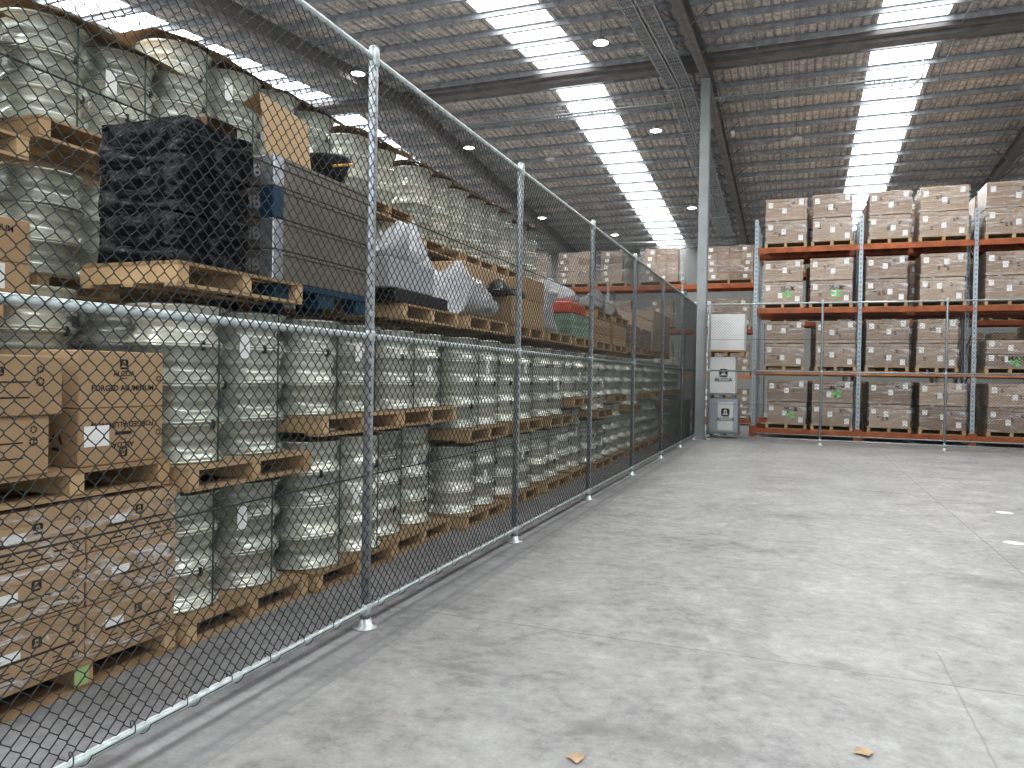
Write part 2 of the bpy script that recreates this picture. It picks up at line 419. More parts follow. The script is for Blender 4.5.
def ladder(mb, p, q, w, up=(0,0,1), step=.25, h=.06):
    p = Vector(p); q = Vector(q); d = q-p; L = d.length; d.normalize(); s = d.cross(Vector(up)).normalized()*w/2
    for sg in (-1, 1):
        mb.tube(p+s*sg, q+s*sg, .022, 4); mb.tube(p+s*sg+Vector((0,0,h)), q+s*sg+Vector((0,0,h)), .012, 4)
    k = 0
    while k < L:
        c = p+d*k; mb.tube(c-s, c+s, .014, 4, False); k += step
t = thing('cable_tray', 'twin wire cable trays running beside the middle rafter', 'cable tray', (0, 0, 0))
for X, w in ((-.82, .26), (-.45, .3)):
    m = MB(); zz = lambda y: zr(y)-.72
    ladder(m, (X, 6, zz(6)), (X, YR, zz(YR)), w); ladder(m, (X, YR, zz(YR)), (X, 36, zz(36)), w); B('tray', m, 'galv', t)
    m = MB()
    for q in range(5):
        xx = X-w*.4+q*w*.2
        m.tube((xx, 6, zz(6)+.03), (xx, YR, zz(YR)+.03), .018, 5).tube((xx, YR, zz(YR)+.03), (xx, 36, zz(36)+.03), .018, 5)
    B('cables', m, 'purlin', t)
for y in range(12, 36, 3):
    m = MB(); m.tube((-1.05, y, zz(y)-.03), (-.2, y, zz(y)-.03), .018, 4)
    for X in (-1.03, -.22): m.tube((X, y, zz(y)-.03), (X, y, zr(y)-.2), .008, 4)
    B('hanger', m, 'galv', t)
t = thing('cable_tray', 'narrow cable tray crossing the roof behind the grey column', 'cable tray', (0, 0, 0))
m = MB(); ladder(m, (-8.3, 22.1, 9.55), (5.1, 22.1, 9.55), .26, step=.12, h=.11); B('tray', m, 'galv_tube', t)
m = MB(); m.tube((-8.3, 22.05, 9.58), (5.1, 22.05, 9.58), .025, 5).tube((-8.3, 22.13, 9.58), (5.1, 22.13, 9.58), .025, 5); B('cables', m, 'purlin', t)
for X in (-7.6, -5.6, -5.3, -3.8, -3.4, -1.9, 1.3, 3.6):
    m = MB(); m.tube((X, 22.1, 9.5), (X, 22.1, 10.05), .008, 4).tube((X, 21.95, 9.52), (X, 22.25, 9.52), .012, 4); B('hanger', m, 'galv', t)
m = MB(); pts = [(5.35, 21.5, 9.8), (5.35, 21.5, 9.35), (5.2, 22.1, 9.3), (4.7, 22.1, 9.3)]
for a, b in zip(pts, pts[1:]): m.tube(a, b, .022, 6)
tag(B('conduit', m, 'galv_tube'), 'bent galvanised conduit hanging at the end of the crossing cable tray', 'conduit')
m = MB(); m.tube((-9, 36.5, 8.4), (-.2, 36.5, 7.95), .04, 6); tag(B('brace_rod', m, 'galv_tube'), 'thin bracing rod sloping down rightward near the back wall', 'brace')
m = MB(); m.tube((-6.5, 36.9, 7.2), (-.2, 36.9, 8.3), .04, 6); tag(B('brace_rod', m, 'galv_tube'), 'thin bracing rod rising rightward near the back wall', 'brace')

CAMV = Vector((cx, 0, cz))
LP = [((-2.32,18.83,10.12),1,'above the open floor left of the twin cable trays'), ((-2.05,25.39,9.89),1,'between the skylight and the grey column'), ((-6.31,27.07,9.74),0,'unlit, left of the middle skylight'),
      ((-8.84,25.28,9.9),1,'seen above the second fence post'), ((2.35,27.14,9.73),0,'unlit, right of the grey column'), ((-9.31,18.56,10.1),1,'nearest, beside the tallest fence post'),
      ((-8.91,34.02,9.11),1,'over the far stacks beyond the fence'), ((-1.92,33.89,9.12),1,'far one just left of the grey column'), ((5.0,25.2,9.9),1,'against the right skylight'), ((-6.2,37.5,8.8),1,'farthest, just above the back racking')]
for P, on, w in LP:
    P = CAMV+(Vector(P)-CAMV)*.93
    t = thing('high_bay_light', 'round hanging high bay light '+w, 'light', P, 0, 'high bay lights')
    B('lamp_shade', MB().lathe([(0,.16),(.07,.15),(.09,.08),(.16,.05),(.19,.0),(.18,.0)], 20), 'galv_tube', t)
    B('diffuser', MB().lathe([(.0,-.04),(.1,-.03),(.18,.002)], 20), 'lamp' if on else 'lamp_off', t)
    B('hanging_cord', MB().tube((0,0,.15), (0,0,zr(P.y)-P.z-.02), .008, 5), 'wire', t)
t = B('exit_lamp', MB().box(-.05,.05,-.12,.12,-.1,.0), 'label', None, (.55, 24.1, 9.2)); tag(t, 'small white box lamp hung beside the middle rafter', 'light')

# ------------------------------------------------------------------ fences
def mesh_panel_data(L, z0, z1, name):
    w = .0355; n = int(L/w); w = L/n; r = .0025; mb = MB(); v = .0372; rows = int((z1-z0)/v)
    for i in range(n):
        pts = []
        for j in range(rows+1):
            side = (j+i) % 2
            X_ = (1 if side == 0 else -1)*.0024; Y_ = (i+side*1.05)*w
            if j: pts.append((X_, Y_, z0+(j-.13)*v))
            if j < rows: pts.append((X_*.6, Y_, z0+(j+.13)*v))
        mb.path(pts, r, 4)
    return mb.mesh(name, 'wire')
H = 3.6
def fence(name, label, posts, origin, rz):
    t = thing(name, label, 'fence', origin, rz)
    # local y runs along the fence
    L0, L1 = posts[0], posts[-1]
    cache = {}
    for y in posts:
        m = MB(); m.lathe([(.0, 0.01), (.03, 0.01), (.03, H-.05)], 16, (0, y, 0)); p = B('post', m, 'galv', t)
        B('base_plate', MB().lathe([(0,.0),(.08,.0),(.08,.012),(.045,.018),(.037,.06),(.031,.062)], 20, (0, y, 0)), 'galv_tube', p)
        B('cap', MB().lathe([(.034,H-.09),(.036,H-.085),(.036,H+.01),(.03,H+.03),(.015,H+.04),(0,H+.042)], 16, (0, y, 0)), 'galv_tube', p)
        for z in (.12, 1.83): B('clamp', MB().lathe([(.031,z-.035),(.036,z-.03),(.036,z+.03),(.031,z+.035)], 16, (0, y, 0)), 'galv_tube', p)
    for nm, z, r in (('top_rail', H-.04, .022), ('middle_rail', 1.83, .021), ('bottom_rail', .12, .021)):
        B(nm, MB().tube((0, L0, z), (0, L1, z), r, 12), 'galv_tube', t)
    for z in (2.64, .96): B('tension_wire', MB().tube((.006, L0, z), (.006, L1, z), .0042, 6), 'wire', t)
    for a, b in zip(posts, posts[1:]):
        k = round(b-a, 2)
        if k not in cache: cache[k] = mesh_panel_data(k, .15, H-.03, 'mesh_panel')
        o = ob('mesh_panel', cache[k], t, (.026, a, 0))
        m = MB(); nn = int((b-a)/.28)
        for zr_ in (.12,):
            for q in range(nn):
                y0 = a+.1+q*.28; pp = [(.033*math.cos(u*math.pi/8), y0+u*.005, zr_+.01+.036*math.sin(u*math.pi/8)) for u in range(17)]
                pp.append((.033, y0+.28, zr_+.01))
                for p_, q_ in zip(pp, pp[1:]): m.tube(p_, q_, .0022, 4, False)
        B('tie_wire', m, 'wire', t)
    return t
fence('chain_link_fence', 'long chain link fence of galvanised posts and dark mesh beside the wheel stacks', [-1.37, 1.37, 4.107, 6.795, 9.54, 12.29, 15.14, 17.87, 20.35], (0, 0, 0), 0)
fence('chain_link_fence', 'chain link fence crossing in front of the orange racking', [0, 2.74, 5.48, 8.22], (.36, 20.4, 0), -R90)

# ------------------------------------------------------------------ pallets
PAL = {}
def pallet_meshes(L, D):
    if (L, D) in PAL: return PAL[(L, D)]
    top = MB(); n = 7; w = D/n
    for k in range(n): top.box(-L/2, L/2, k*w+.012*(k > 0), (k+1)*w-.012*(k < n-1), .122, .142)
    bot = MB()
    for k in (0, 3, 6): bot.box(-L/2, L/2, k*w+.01, (k+1)*w-.01, 0, .02)
    be = [MB().box(x-.04, x+.04, .004, D-.004, .02, .122) for x in (-L/2+.045, 0, L/2-.045)]
    PAL[(L, D)] = (top.mesh('top_deck', 'wood'), bot.mesh('bottom_deck', 'wood'), [b.mesh('bearer', 'wood_end') for b in be]); return PAL[(L, D)]
def pallet(label, loc, rz, L=1.165, D=1.12, group=None):
    t = thing('timber_pallet', label, 'pallet', loc, rz, group)
    a, b, c = pallet_meshes(L, D); ob('top_deck', a, t); ob('bottom_deck', b, t)
    for m in c: ob('bearer', m, t)
    return t
PH = .142

# ------------------------------------------------------------------ wheels
RW, HW = .284, .236
def wheel_prof(h):
    return [(.2,.012),(.262,.004),(.287,.0),(.287,.014),(.27,.024),(.262,.03),(.258,.052),(.243,.06),(.226,.085),(.224,.112),(.24,.122),(.247,.15),(.243,.172),(.258,.186),(.262,.205),(.268,.212),(.287,.222),(.287,.236),(.262,.232),(.2,.22),(.15,.19),(.1,.17),(.07,.17)]
wheel_me = MB().lathe(wheel_prof(HW), 30).mesh('truck_wheel', 'wheel')
clip_me = MB().box(-.012, .012, -.292, -.272, -.035, .022, .004).box(-.008, .008, -.298, -.285, -.02, .005).mesh('valve_clip', 'black_plastic')
NW = [0]
def wheel(label, loc, rz, clip, a):
    o = tag(ob('truck_wheel', wheel_me, None, loc, rz), label, 'wheel', 'silver wheels stacked on wrapped pallets')
    NW[0] += 1
    if clip:
        c = ob('valve_clip', clip_me, o); c.rotation_euler = (0, 0, a)
    return o
def wrap_mesh(n, seed, sep=.58, domed=False):
    rnd = random.Random(seed); mb = MB(); N = 56; rows = []
    h = n*HW
    zs = [(-.03, .288)]
    for k in range(n):
        zs += [(k*HW+.01, .290), (k*HW+.05, .268), (k*HW+.11, .243), (k*HW+.18, .262)]
    zs += [(h-.01, .291), (h+.006, .27), (h+.02 if not domed else h+.07, .16), (h+.022 if not domed else h+.1, .02)]
    def hull(a, r):
        x, y = math.cos(a), math.sin(a)
        # stadium of two circles along local x
        ax = sep/2*(1 if x > 0 else -1)*min(1, abs(x)*2.2)
        return ax+x*r, y*r*(1-.42*max(0, 1-abs(x)*3.0))
    for z, r in zs:
        row = []
        for k in range(N):
            a = 2*math.pi*k/N; s = r+rnd.uniform(-.004, .006)
            if r < .2:
                X, Y = hull(a, s); X = X*(r/.28)**.5
            else: X, Y = hull(a, s)
            row.append((X, Y, z+rnd.uniform(-.004, .004)))
        rows.append(row)
    for row in rows: mb.v += row
    for j in range(len(rows)-1):
        for k in range(N):
            mb.f.append((j*N+k, j*N+(k+1) % N, (j+1)*N+(k+1) % N, (j+1)*N+k)); mb.smooth.append(True)
    mb.f.append(tuple((len(rows)-1)*N+k for k in range(N))); mb.smooth.append(False)
    return mb.mesh('stretch_wrap', 'film')
WR = {}
strap_me = {}
lab_me = MB().box(-.045, .045, -.002, .002, -.075, .075).mesh('document_label', 'label')
POS = {3: ['lowest', 'middle', 'top'], 4: ['lowest', 'second', 'third', 'top']}
NUM = 0
stuff = MB()
wprof_lo = [(.2,.0),(.284,.0),(.284,.014),(.26,.03),(.238,.08),(.238,.12),(.26,.2),(.284,.222),(.284,.236),(.2,.236)]
def wheel_load(Y, X, z, n, where, pal_label, near=True, as_stuff=False, seed=0, domed=False, dx=0):
    """pallet of two wheel columns; front at X, centre at Y"""
    rnd = random.Random(seed)
    pallet(pal_label, (X, Y, z), R90)
    zz = z+PH+.002; dx += -rnd.uniform(0, .11); sp = rnd.uniform(-.012, .02)
    for c, sy in ((0, -.29), (1, .29)):
        col = 'near' if c == 0 else 'far'
        for k in range(n):
            j = rnd.uniform(-.008, .008)
            loc = (X-.31+dx+j, Y+sy+sp*(1 if c else -1)+rnd.uniform(-.004, .004), zz+k*HW)
            if as_stuff: stuff.add(MB().lathe(wprof_lo, 18), loc)
            else: wheel('%s silver wheel, %s column, %s' % (POS[n][k], col, where), loc, R90, near and k > 0, rnd.uniform(-.5, .6))
    key = (n, seed % 3, domed)
    if key not in WR: WR[key] = wrap_mesh(n, seed % 3+n*10, domed=domed)
    w = tag(ob('stretch_wrap', WR[key], None, (X-.31+dx, Y, zz), R90), 'clear crinkled film around the '+where, 'plastic wrap', 'clear film around pallets of wheels')
    if near:
        if n not in strap_me: strap_me[n] = MB().box(-.006, .006, -.297, -.293, -.02, n*HW+.01).mesh('strap', 'strap')
        for sx in (-.26, .3): ob('strap', strap_me[n], w, (sx, 0, 0))
        ob('document_label', lab_me, w, (rnd.uniform(-.02, .08), -.285, n*HW*rnd.uniform(.45, .8)))

XF, XB2 = -.74, -1.97
L2B, L3B = 1.0, 2.07
FY = [3.97, 5.17, 6.36, 7.66, 9.02, 10.33, 11.68, 13.0, 14.4, 15.8, 17.1, 18.45, 19.8, 21.15, 22.5]
FN = [3, 4, 4, 3, 3, 3, 4, 3, 4, 3, 4, 4, 3, 4, 4]
for i, (Y, n1) in enumerate(zip(FY, FN)):
    n2 = 7-n1; far = i >= 11; where = '%s wheel stack along the fence' % ORD[i]
    xf = XF + (.06 if i > 2 else 0)+(.04 if i % 2 else 0)
    wheel_load(Y, xf, 0, n1, 'floor tier of '+where, 'timber pallet under the floor tier of '+where, i < 8, far, i)
    z2 = PH+n1*HW+.05
    wheel_load(Y+.03*((i % 3)-1), xf+.03, z2, n2, 'upper tier of '+where, 'timber pallet between both tiers of '+where, i < 8, far, i+5)
# back row: only levels that can be seen
BY = [2.75, 3.97, 5.12, 6.26, 7.75, 9.2, 10.45, 11.62, 13.05]
B4 = [(2.88,3),(3.05,3),(3.1,4),(3.12,4),(3.42,3),(3.2,4),(3.2,4),(3.22,4),(3.2,4)]
for i, (Y, (z, n1)) in enumerate(zip(BY, B4)):
    where = '%s wheel stack in the rear row' % ORD[i]
    wheel_load(Y, XB2, z, n1, 'top tier of '+where, 'timber pallet under the top tier of '+where, i < 4, False, i+11, domed=(i < 3))
    vis = i in (0, 1, 5, 6)
    wheel_load(Y, XB2, 2.33 if i == 4 else 2.06, (4 if z > 3.1 else 3) if i > 1 else [3, 3][i], 'third tier of '+where, 'timber pallet under the third tier of '+where, False, not vis, i+21)
    cp = MB(); q = 8
    for a in range(q):
        for b in range(2):
            X_ = [-.6, .6][0]; u0, u1 = -.6+1.2*a/q, -.6+1.2*(a+1)/q; f = lambda u, v: .03+.05*noise.noise(Vector((u*4, v*3, i)))-.12*max(0, abs(u)-.42)-.1*(v < 0)
            v0, v1 = [(-.02, .25), (.25, 1.0)][b]; cp.quad([(u0, v0, f(u0, v0-.01)), (u1, v0, f(u1, v0-.01)), (u1, v1, f(u1, v1)), (u0, v1, f(u0, v1))])
    tag(B('cardboard_sheet', cp, 'card', None, (XB2, Y, z+PH+n1*HW+.06), R90), 'curled cardboard cap lying on top of the '+where, 'cardboard')
    for zz, nn in ((0, 4), (1.24 if i == 4 else 1.1, 4 if i == 4 else 3)):
        wheel_load(Y, XB2, zz, nn, ('floor' if zz == 0 else 'second')+' tier of '+where, 'timber pallet under the %s tier of ' % ('floor' if zz == 0 else 'second')+where, False, not (i == 0 and zz), i+31)
s = tag(B('truck_wheels', stuff, 'wheel'), 'silver wheels in the far and rear stacks behind the nearer ones', 'wheel'); s['kind'] = 'stuff'

# ------------------------------------------------------------------ cartons
def carton_box(w, d, h, mat='card', flaps=True):
    mb = MB(); mb.box(-w/2, w/2, 0, d, 0, h, .006); return mb.mesh('carton', mat)
CB = {}
def carton(name, label, loc, rz, w, d, h, mat='card', group=None, cat='box'):
    k = (round(w, 3), round(d, 3), round(h, 3), mat)
    if k not in CB: CB[k] = carton_box(w, d, h, mat)
    return tag(ob(name, CB[k], None, loc, rz), label, cat, group)
# --- first pallet along the fence: low printed cartons
pallet('timber pallet with a green paint mark under the low cartons at the left edge', (-.78, 2.77, 0), R90, 1.17)
B('paint_mark', MB().box(-.04, .04, -.003, 0, .03, .12), 'pale_green', bpy.data.objects['timber_pallet'] if False else None, (-.779, 2.74, 0), R90)
bpy.data.objects['paint_mark'].parent = [o for o in C.objects if o.get('label', '').startswith('timber pallet with a green')][0]
bpy.data.objects['paint_mark'].location = (-.03, 0, 0); bpy.data.objects['paint_mark'].rotation_euler = (0, 0, 0)
def low_print(w, h):
    p = MB(); y = -.002
    p.quad([(-.5*w+.1, y, h*.42), (.5*w-.05, y, h*.42), (.5*w-.05, y, h*.46), (-.5*w+.1, y, h*.46)])
    emblem(p, .03, y, h*.66, .05)
    ring(p, w*.42, y, h*.68, .022); ring(p, w*.42, y, h*.2, .022)
    for x in (-.15, -.02, .11):
        p.quad([(x, y, h*.17), (x+.07, y, h*.17), (x+.07, y, h*.2), (x, y, h*.2)]); p.quad([(x, y, h*.28), (x+.05, y, h*.28), (x+.05, y, h*.3), (x, y, h*.3)])
    p.quad([(-w/2+.006, y, h*.08), (w/2-.006, y, h*.08), (w/2-.006, y, h*.1), (-w/2+.006, y, h*.1)])
    return p
lp = low_print(.555, .262).mesh('printing', 'print')
ll = MB().box(-.15, -.04, -.004, -.001, .125, .165).mesh('shipping_label', 'label')
for c, Y in ((0, 2.48), (1, 3.065)):
    for k in range(3):
        o = carton('low_carton', 'low printed brown carton, %s of three, %s column, on the floor pallet' % (['lowest','middle','top'][k], ['left','right'][c]), (-.79-.006*((k+c) % 2), Y, PH+k*.2665), R90, .575, 1.08, .264, 'card', 'low cartons on the floor pallet')
        ob('printing', lp, o); ob('shipping_label', ll, o, (random.uniform(-.03, .03), 0, 0))
        B('lid_edge', MB().box(-.289, .289, -.004, .0, .2, .262), 'card', o)
w = MB(); w.box(-.6, .6, -.012, 1.09, .0, .81)
tag(B('stretch_wrap', w, 'film_card', None, (-.79, 2.77, PH+.002), R90), 'thin clear film around the low cartons at the left edge', 'plastic wrap')
# second tier: forged aluminium cartons
z2 = PH+.81+.01
pallet('timber pallet carrying the square printed cartons above the low cartons', (-.77, 2.7, z2), R90, 1.17)
zc = z2+PH+.001
def sq(label, loc, flip, stick):
    o = carton('square_carton', label, loc, R90, .53, .56, .292, 'card', 'square printed cartons')
    p = MB(); y = -.002; up = not flip
    zE, zA, zT, zF = (.225, .175, .15, .1) if up else (.06, .1, .125, .205)
    em = MB(); emblem(em, .0, y, zE, .052, flip); B('emblem', em, 'print', o); B('lettering', place(txt('ALCOA', .04), 0, y, zA, flip), 'print', o); B('lettering', place(txt('FORGED ALUMINUM', .042, 1.0), 0, y, zF, flip), 'print', o)
    p.quad([(-.02, y, zT), (.02, y, zT), (.02, y, zT+.004), (-.02, y, zT+.004)]); ring(p, .23, y, .15, .018)
    B('printed_marks', p, 'print', o)
    e = MB(); e.quad([(-.263, -.0015, .0), (-.259, -.0015, .0), (-.259, -.0015, .29), (-.263, -.0015, .29)])
    # marks on the end facing the aisle entrance
    e2 = MB(); x = -.267
    for yy, q in ((.15, .05),):
        for k2 in range(3):
            a = k2*2.09; e2.quad([(x, yy+q*math.cos(a), .12+q*math.sin(a)), (x, yy+q*.5*math.cos(a), .12+q*.5*math.sin(a)), (x, yy+q*.6*math.cos(a+1.2), .12+q*.6*math.sin(a+1.2)), (x, yy+q*math.cos(a+1.3), .12+q*math.sin(a+1.3))])
    e2.quad([(x, .3, .2), (x, .5, .2), (x, .5, .21), (x, .3, .21)]); B('end_mark', e2, 'print', o)
    B('tape', MB().box(-.2655, .2655, .26, .3, .285, .2935), 'card_dark', o)
    if stick:
        B('shipping_label', MB().box(-.235, -.09, -.004, -.001, .1, .205), 'label', o)
        m = MB(); m.box(-.05, .05, -.004, -.001, .152, .168); B('hand_hole', m, 'print', o)
sq('square carton on the second tier with its printing upside down and a white label', (-.8, 2.99, zc), True, True)
sq('square carton on the second tier with upright black printing, topmost beside the wheels', (-.8, 2.99, zc+.2935), False, False)
for k, z in ((0, zc), (1, zc+.275)):
    o = carton('square_carton', ['brown carton at the left edge under a wider one, on the second tier', 'wider brown carton at the left edge resting on another, on the second tier'][k], (-.76+.02*k, 2.29+.015*k, z), R90, .5+.07*k, .56, .274, 'card', 'square printed cartons')
    p = MB(); y = -.002
    p.quad([(-.2, y, .15), (.12, y, .15), (.12, y, .156), (-.2, y, .156)]); p.quad([(-.2, y, .08), (.12, y, .08), (.12, y, .086), (-.2, y, .086)])
    ring(p, .17, y, .155, .022); ring(p, .17, y, .21, .018); emblem(p, -.02, y, .2, .04); B('printing', p, 'print', o)
for Y, n_, nm in ((2.44, 3, 'left'), (3.03, 4, 'right')):
    for k in range(n_): wheel('%s silver wheel, %s column, behind the cartons of the second tier' % (POS[n_][k], nm), (-1.64, Y, zc+k*HW), R90, k > 0, .3)
for Y, nm in ((3.72, 'near'), (4.3, 'far')):
    zq = PH*2+3*HW+.06
    for k in range(4): wheel('%s silver wheel, %s inner column of the first wheel stack, upper tier' % (POS[4][k], nm), (-1.63, Y, zq+k*HW), R90, k > 0, -.4)
    tag(ob('stretch_wrap', wrap_mesh(4, 8, .02), None, (-1.63, Y, zq), R90), 'clear film around the %s inner column of the first wheel stack' % nm, 'plastic wrap')
o = tag(ob('stretch_wrap', wrap_mesh(4, 5, .02), None, (-1.64, 3.03, zc), R90), 'clear film around the right wheel column behind the second tier cartons', 'plastic wrap')
o = tag(ob('stretch_wrap', wrap_mesh(3, 6, .02), None, (-1.64, 2.44, zc), R90), 'clear film around the left wheel column behind the second tier cartons', 'plastic wrap')
# third tier left edge
for k, (z, h) in enumerate(((1.985, .16), (2.147, .23))):
    o = carton('tall_carton', ['brown carton with a white label at the left edge below a taller one', 'brown carton with bold print at the left edge on the third tier'][k], (-1.34, 2.56, z), R90, .62, .5, h, 'card')
    if k == 0: B('shipping_label', MB().box(.08, .17, -.004, -.001, .02, .15), 'label', o)
    else: B('lettering', place(txt('ALUMINUM', .045), .1, -.002, .17), 'print', o)
# tier 2 plank for those cartons rests on the wheels behind
B_ = pallet('timber pallet under the cartons at the left edge of the third tier', (-1.32, 2.42, zc+3*HW+.025), R90, .6, .55)

# ------------------------------------------------------------------ third tier, front row
def lumpy(w, d, h, seed, amp=.06, n=40):
    mb = MB(); rows = 24
    for j in range(rows+1):
        v = math.pi*j/rows; z = (1-math.cos(v))/2
        for k in range(n):
            a = 2*math.pi*k/n; sx = math.copysign(abs(math.cos(a))**.4, math.cos(a)); sy = math.copysign(abs(math.sin(a))**.4, math.sin(a))
            r = math.sin(v)**.33 if 0 < j < rows else 0
            if z > .4: r *= 1-.35*(z-.4)
            p = Vector((sx*r*w/2, sy*r*d/2+d/2, z*h)); sd = Vector((seed, 0, 0))
            q = noise.noise(p*3+sd)*amp*1.6+abs(noise.noise(p*8+sd))*amp*.8+noise.noise(p*19+sd)*amp*.3
            hz = max(0, p.z*(1+2.2*noise.noise(Vector((p.x*2.6, p.y*2, seed)))))
            mb.v.append((p.x*(1+q*.6), p.y+q*.7, hz))
    for j in range(rows):
        for k in range(n):
            mb.f.append((j*n+k, j*n+(k+1) % n, (j+1)*n+(k+1) % n, (j+1)*n+k)); mb.smooth.append(k % 3 > 0)
    return mb
def wrapped_block(w, d, h, seed, amp=.012, nx=14, nz=6):
    # a box skin with a crinkled surface
    mb = MB(); import itertools
    def face(fn, nu, nv):
        i = len(mb.v)
        for a in range(nu+1):
            for b in range(nv+1): 
                p = Vector(fn(a/nu, b/nv)); q = noise.noise_vector(p*9+Vector((seed, 0, 0)))*amp; mb.v.append(tuple(p+q))
        for a in range(nu):
            for b in range(nv):
                j = i+a*(nv+1)+b; mb.f.append((j, j+nv+1, j+nv+2, j+1)); mb.smooth.append(True)
    face(lambda u, v: (-w/2+u*w, 0, v*h), nx, nz); face(lambda u, v: (w/2, u*d, v*h), nx, nz)
    face(lambda u, v: (w/2-u*w, d, v*h), nx, nz); face(lambda u, v: (-w/2, d-u*d, v*h), nx, nz)
    face(lambda u, v: (-w/2+u*w, v*d, h), nx, nx); face(lambda u, v: (-w/2+u*w, d-v*d, 0), nx, nx)
    return mb
pallet('timber pallet on the third tier under the black wrapped packs', (-.72, 3.84, L3B), R90, 1.14, .75)
for k, h in enumerate((.27, .26, .27)):
    z = L3B+PH+.004+[0, .272, .534][k]
    o = tag(B('black_wrapped_pack', wrapped_block(.55, .6+.015*k, h, k*3.3, .02, 22, 10), 'film_black', None, (-.73+.01*k, 3.56+.005*k, z), R90), 'pack in glossy black film, %s of the stack left of the grey crates' % ['lowest','middle','topmost'][k], 'wrapped pack', 'black wrapped packs')
o = thing('open_carton', 'open brown carton with raised flap on top of the black packs', 'box', (-.95, 3.86, 3.02), R90)
m = MB(); w_, d_, h_ = .26, .5, .16; m.box(-w_/2, w_/2, 0, .006, 0, h_).box(-w_/2, w_/2, d_-.006, d_, 0, h_).box(-w_/2, -w_/2+.006, 0, d_, 0, h_).box(w_/2-.006, w_/2, 0, d_, 0, h_).box(-w_/2, w_/2, 0, d_, 0, .006)
B('body', m, 'card_dark', o); m = MB(); m.quad([(-.13, 0, .16), (.13, 0, .16), (.16, -.13, .11), (-.16, -.13, .11)]); B('flap', m, 'card', o)
# grey crates on the blue pallet
o = thing('plastic_pallet', 'blue plastic pallet under the grey brown crates', 'pallet', (-.76, 4.77, L3B+.005), R90)
B('deck', MB().box(-.61, .61, 0, 1.05, .1, .135), 'blue', o)
for x in (-.5, 0, .5):
    for yy in (.02, .47, .92): B('foot', MB().box(x-.1, x+.1, yy, yy+.12, 0, .1), 'blue', o)
zc3 = L3B+.142
mc = MB(); mc.box(-.6, .6, 0, 1.0, 0, .206, .01).box(-.6, .6, -.008, 0, .185, .206)
for x in (-.3, .02, .33): pass
mcm = mc.mesh('crate', 'crate')
for k in range(4):
    o = tag(ob('stacking_crate', mcm, None, (-.78, 4.745, zc3+k*.21), R90), 'grey brown stacking crate, %s of four on the blue pallet' % ['lowest','second','third','topmost'][k], 'crate', 'grey brown crates on the blue pallet')
    l = place(txt('MB', .12), 0, 0, 0); l.v = [(-.612, -v[0]+.17, v[2]+.1) for v in l.v]; B('lettering', l, 'grey_box', o)
    B('corner_post', MB().box(-.61, -.5, -.014, .1, .0, .204, .006), 'blue' if k == 2 else 'galv', o)
z4 = zc3+.845
m = MB(); m.quad([(-.3, 0, 0), (.2, 0, .0), (.22, .06, .36), (-.28, .08, .42)]); m.quad([(-.28, .08, .42), (.22, .06, .36), (.2, .2, .3), (-.25, .25, .36)]); m.quad([(.2, 0, 0), (.24, .3, 0), (.22, .25, .3), (.22, .06, .36)])
tag(B('cardboard_sheet', m, 'card', None, (-.82, 4.42, z4), R90), 'bent sheet of brown cardboard standing on the grey crates', 'cardboard')
tag(B('paper_sheet', MB().box(-.1, .1, -.003, .0, -.16, -.03), 'label', None, (-.79, 4.5, z4+.02), R90), 'white paper hanging on the topmost grey crate', 'paper')
o = thing('black_tub', 'black tub with a yellow strip on top of the grey crates', 'tub', (-.9, 5.06, z4+.005), R90)
B('body', MB().lathe([(0, 0), (.13, 0), (.19, .2), (.2, .215), (.185, .215), (.12, .012)], 20, (0, .1, 0)), 'black_plastic', o)
B('strip', MB().tube((-.13, -.06, .12), (.1, -.085, .19), .012, 6), 'yellow', o)
# fourth pallet group
def bar(name, label, mb, mat, Y, X, z, cat, grp=None): return tag(B(name, mb, mat, None, (X, Y, z), R90), label, cat, grp)
pz = L3B+PH
pallet('timber pallet on the third tier under the grey carton and white bag', (-.72, 6.42, L3B+.01), R90)
pz += .012
bar('black_tray', 'low black tray under the grey carton on the third tier', MB().box(-.55, .5, 0, .9, 0, .12, .01), 'black_plastic', 6.3, -.75, pz, 'tray')
bar('grey_carton', 'plain grey carton resting on the black tray', MB().box(-.42, .42, 0, .8, 0, .26, .008), 'grey_box', 6.08, -.76, pz+.121, 'box')
bar('plastic_bag', 'crumpled white plastic sheet heaped on the grey carton', lumpy(.8, .7, .3, 2, .12), 'film_white', 6.05, -.74, pz+.38, 'plastic sheet')
bar('tape_roll', 'dark red tube lying on the edge of the white plastic heap', MB().tube((-.1, -.05, .05), (.25, -.03, .1), .03, 10), 'card_dark', 6.6, -.74, pz+.5, 'tube')
pallet('timber pallet on the third tier under the white film bundle', (-.68, 7.72, L3B+.01), R90)
bar('film_bundle', 'long bundle in cloudy white film beside the grey carton', lumpy(1.3, .9, .42, 5, .08), 'film_white', 7.6, -.72, pz, 'bundle')
bar('small_carton', 'small brown carton behind the white film bundle', MB().box(-.2, .2, 0, .35, 0, .3, .01), 'card', 6.9, -1.35, pz+.3, 'box')
bar('long_carton', 'long brown carton lying on the white film bundle', MB().box(-.65, .65, 0, .6, 0, .24, .01), 'card', 8.25, -.95, pz+.4, 'box')
bar('black_bag', 'folded black bag lying above the brown cartons', lumpy(1.1, .6, .12, 9, .08), 'black_plastic', 8.6, -.72, pz+.33, 'bag')
pallet('timber pallet on the third tier under the two big brown cartons', (-.66, 9.05, L3B+.01), R90)
bar('big_carton', 'big brown carton, lower of two behind the second fence post', MB().box(-.6, .6, 0, .9, 0, .34, .012), 'card', 9.08, -.7, pz, 'box')
bar('big_carton', 'big brown carton, upper of two behind the second fence post', MB().box(-.36, .36, 0, .8, 0, .3, .012), 'card', 9.4, -.72, pz+.345, 'box')
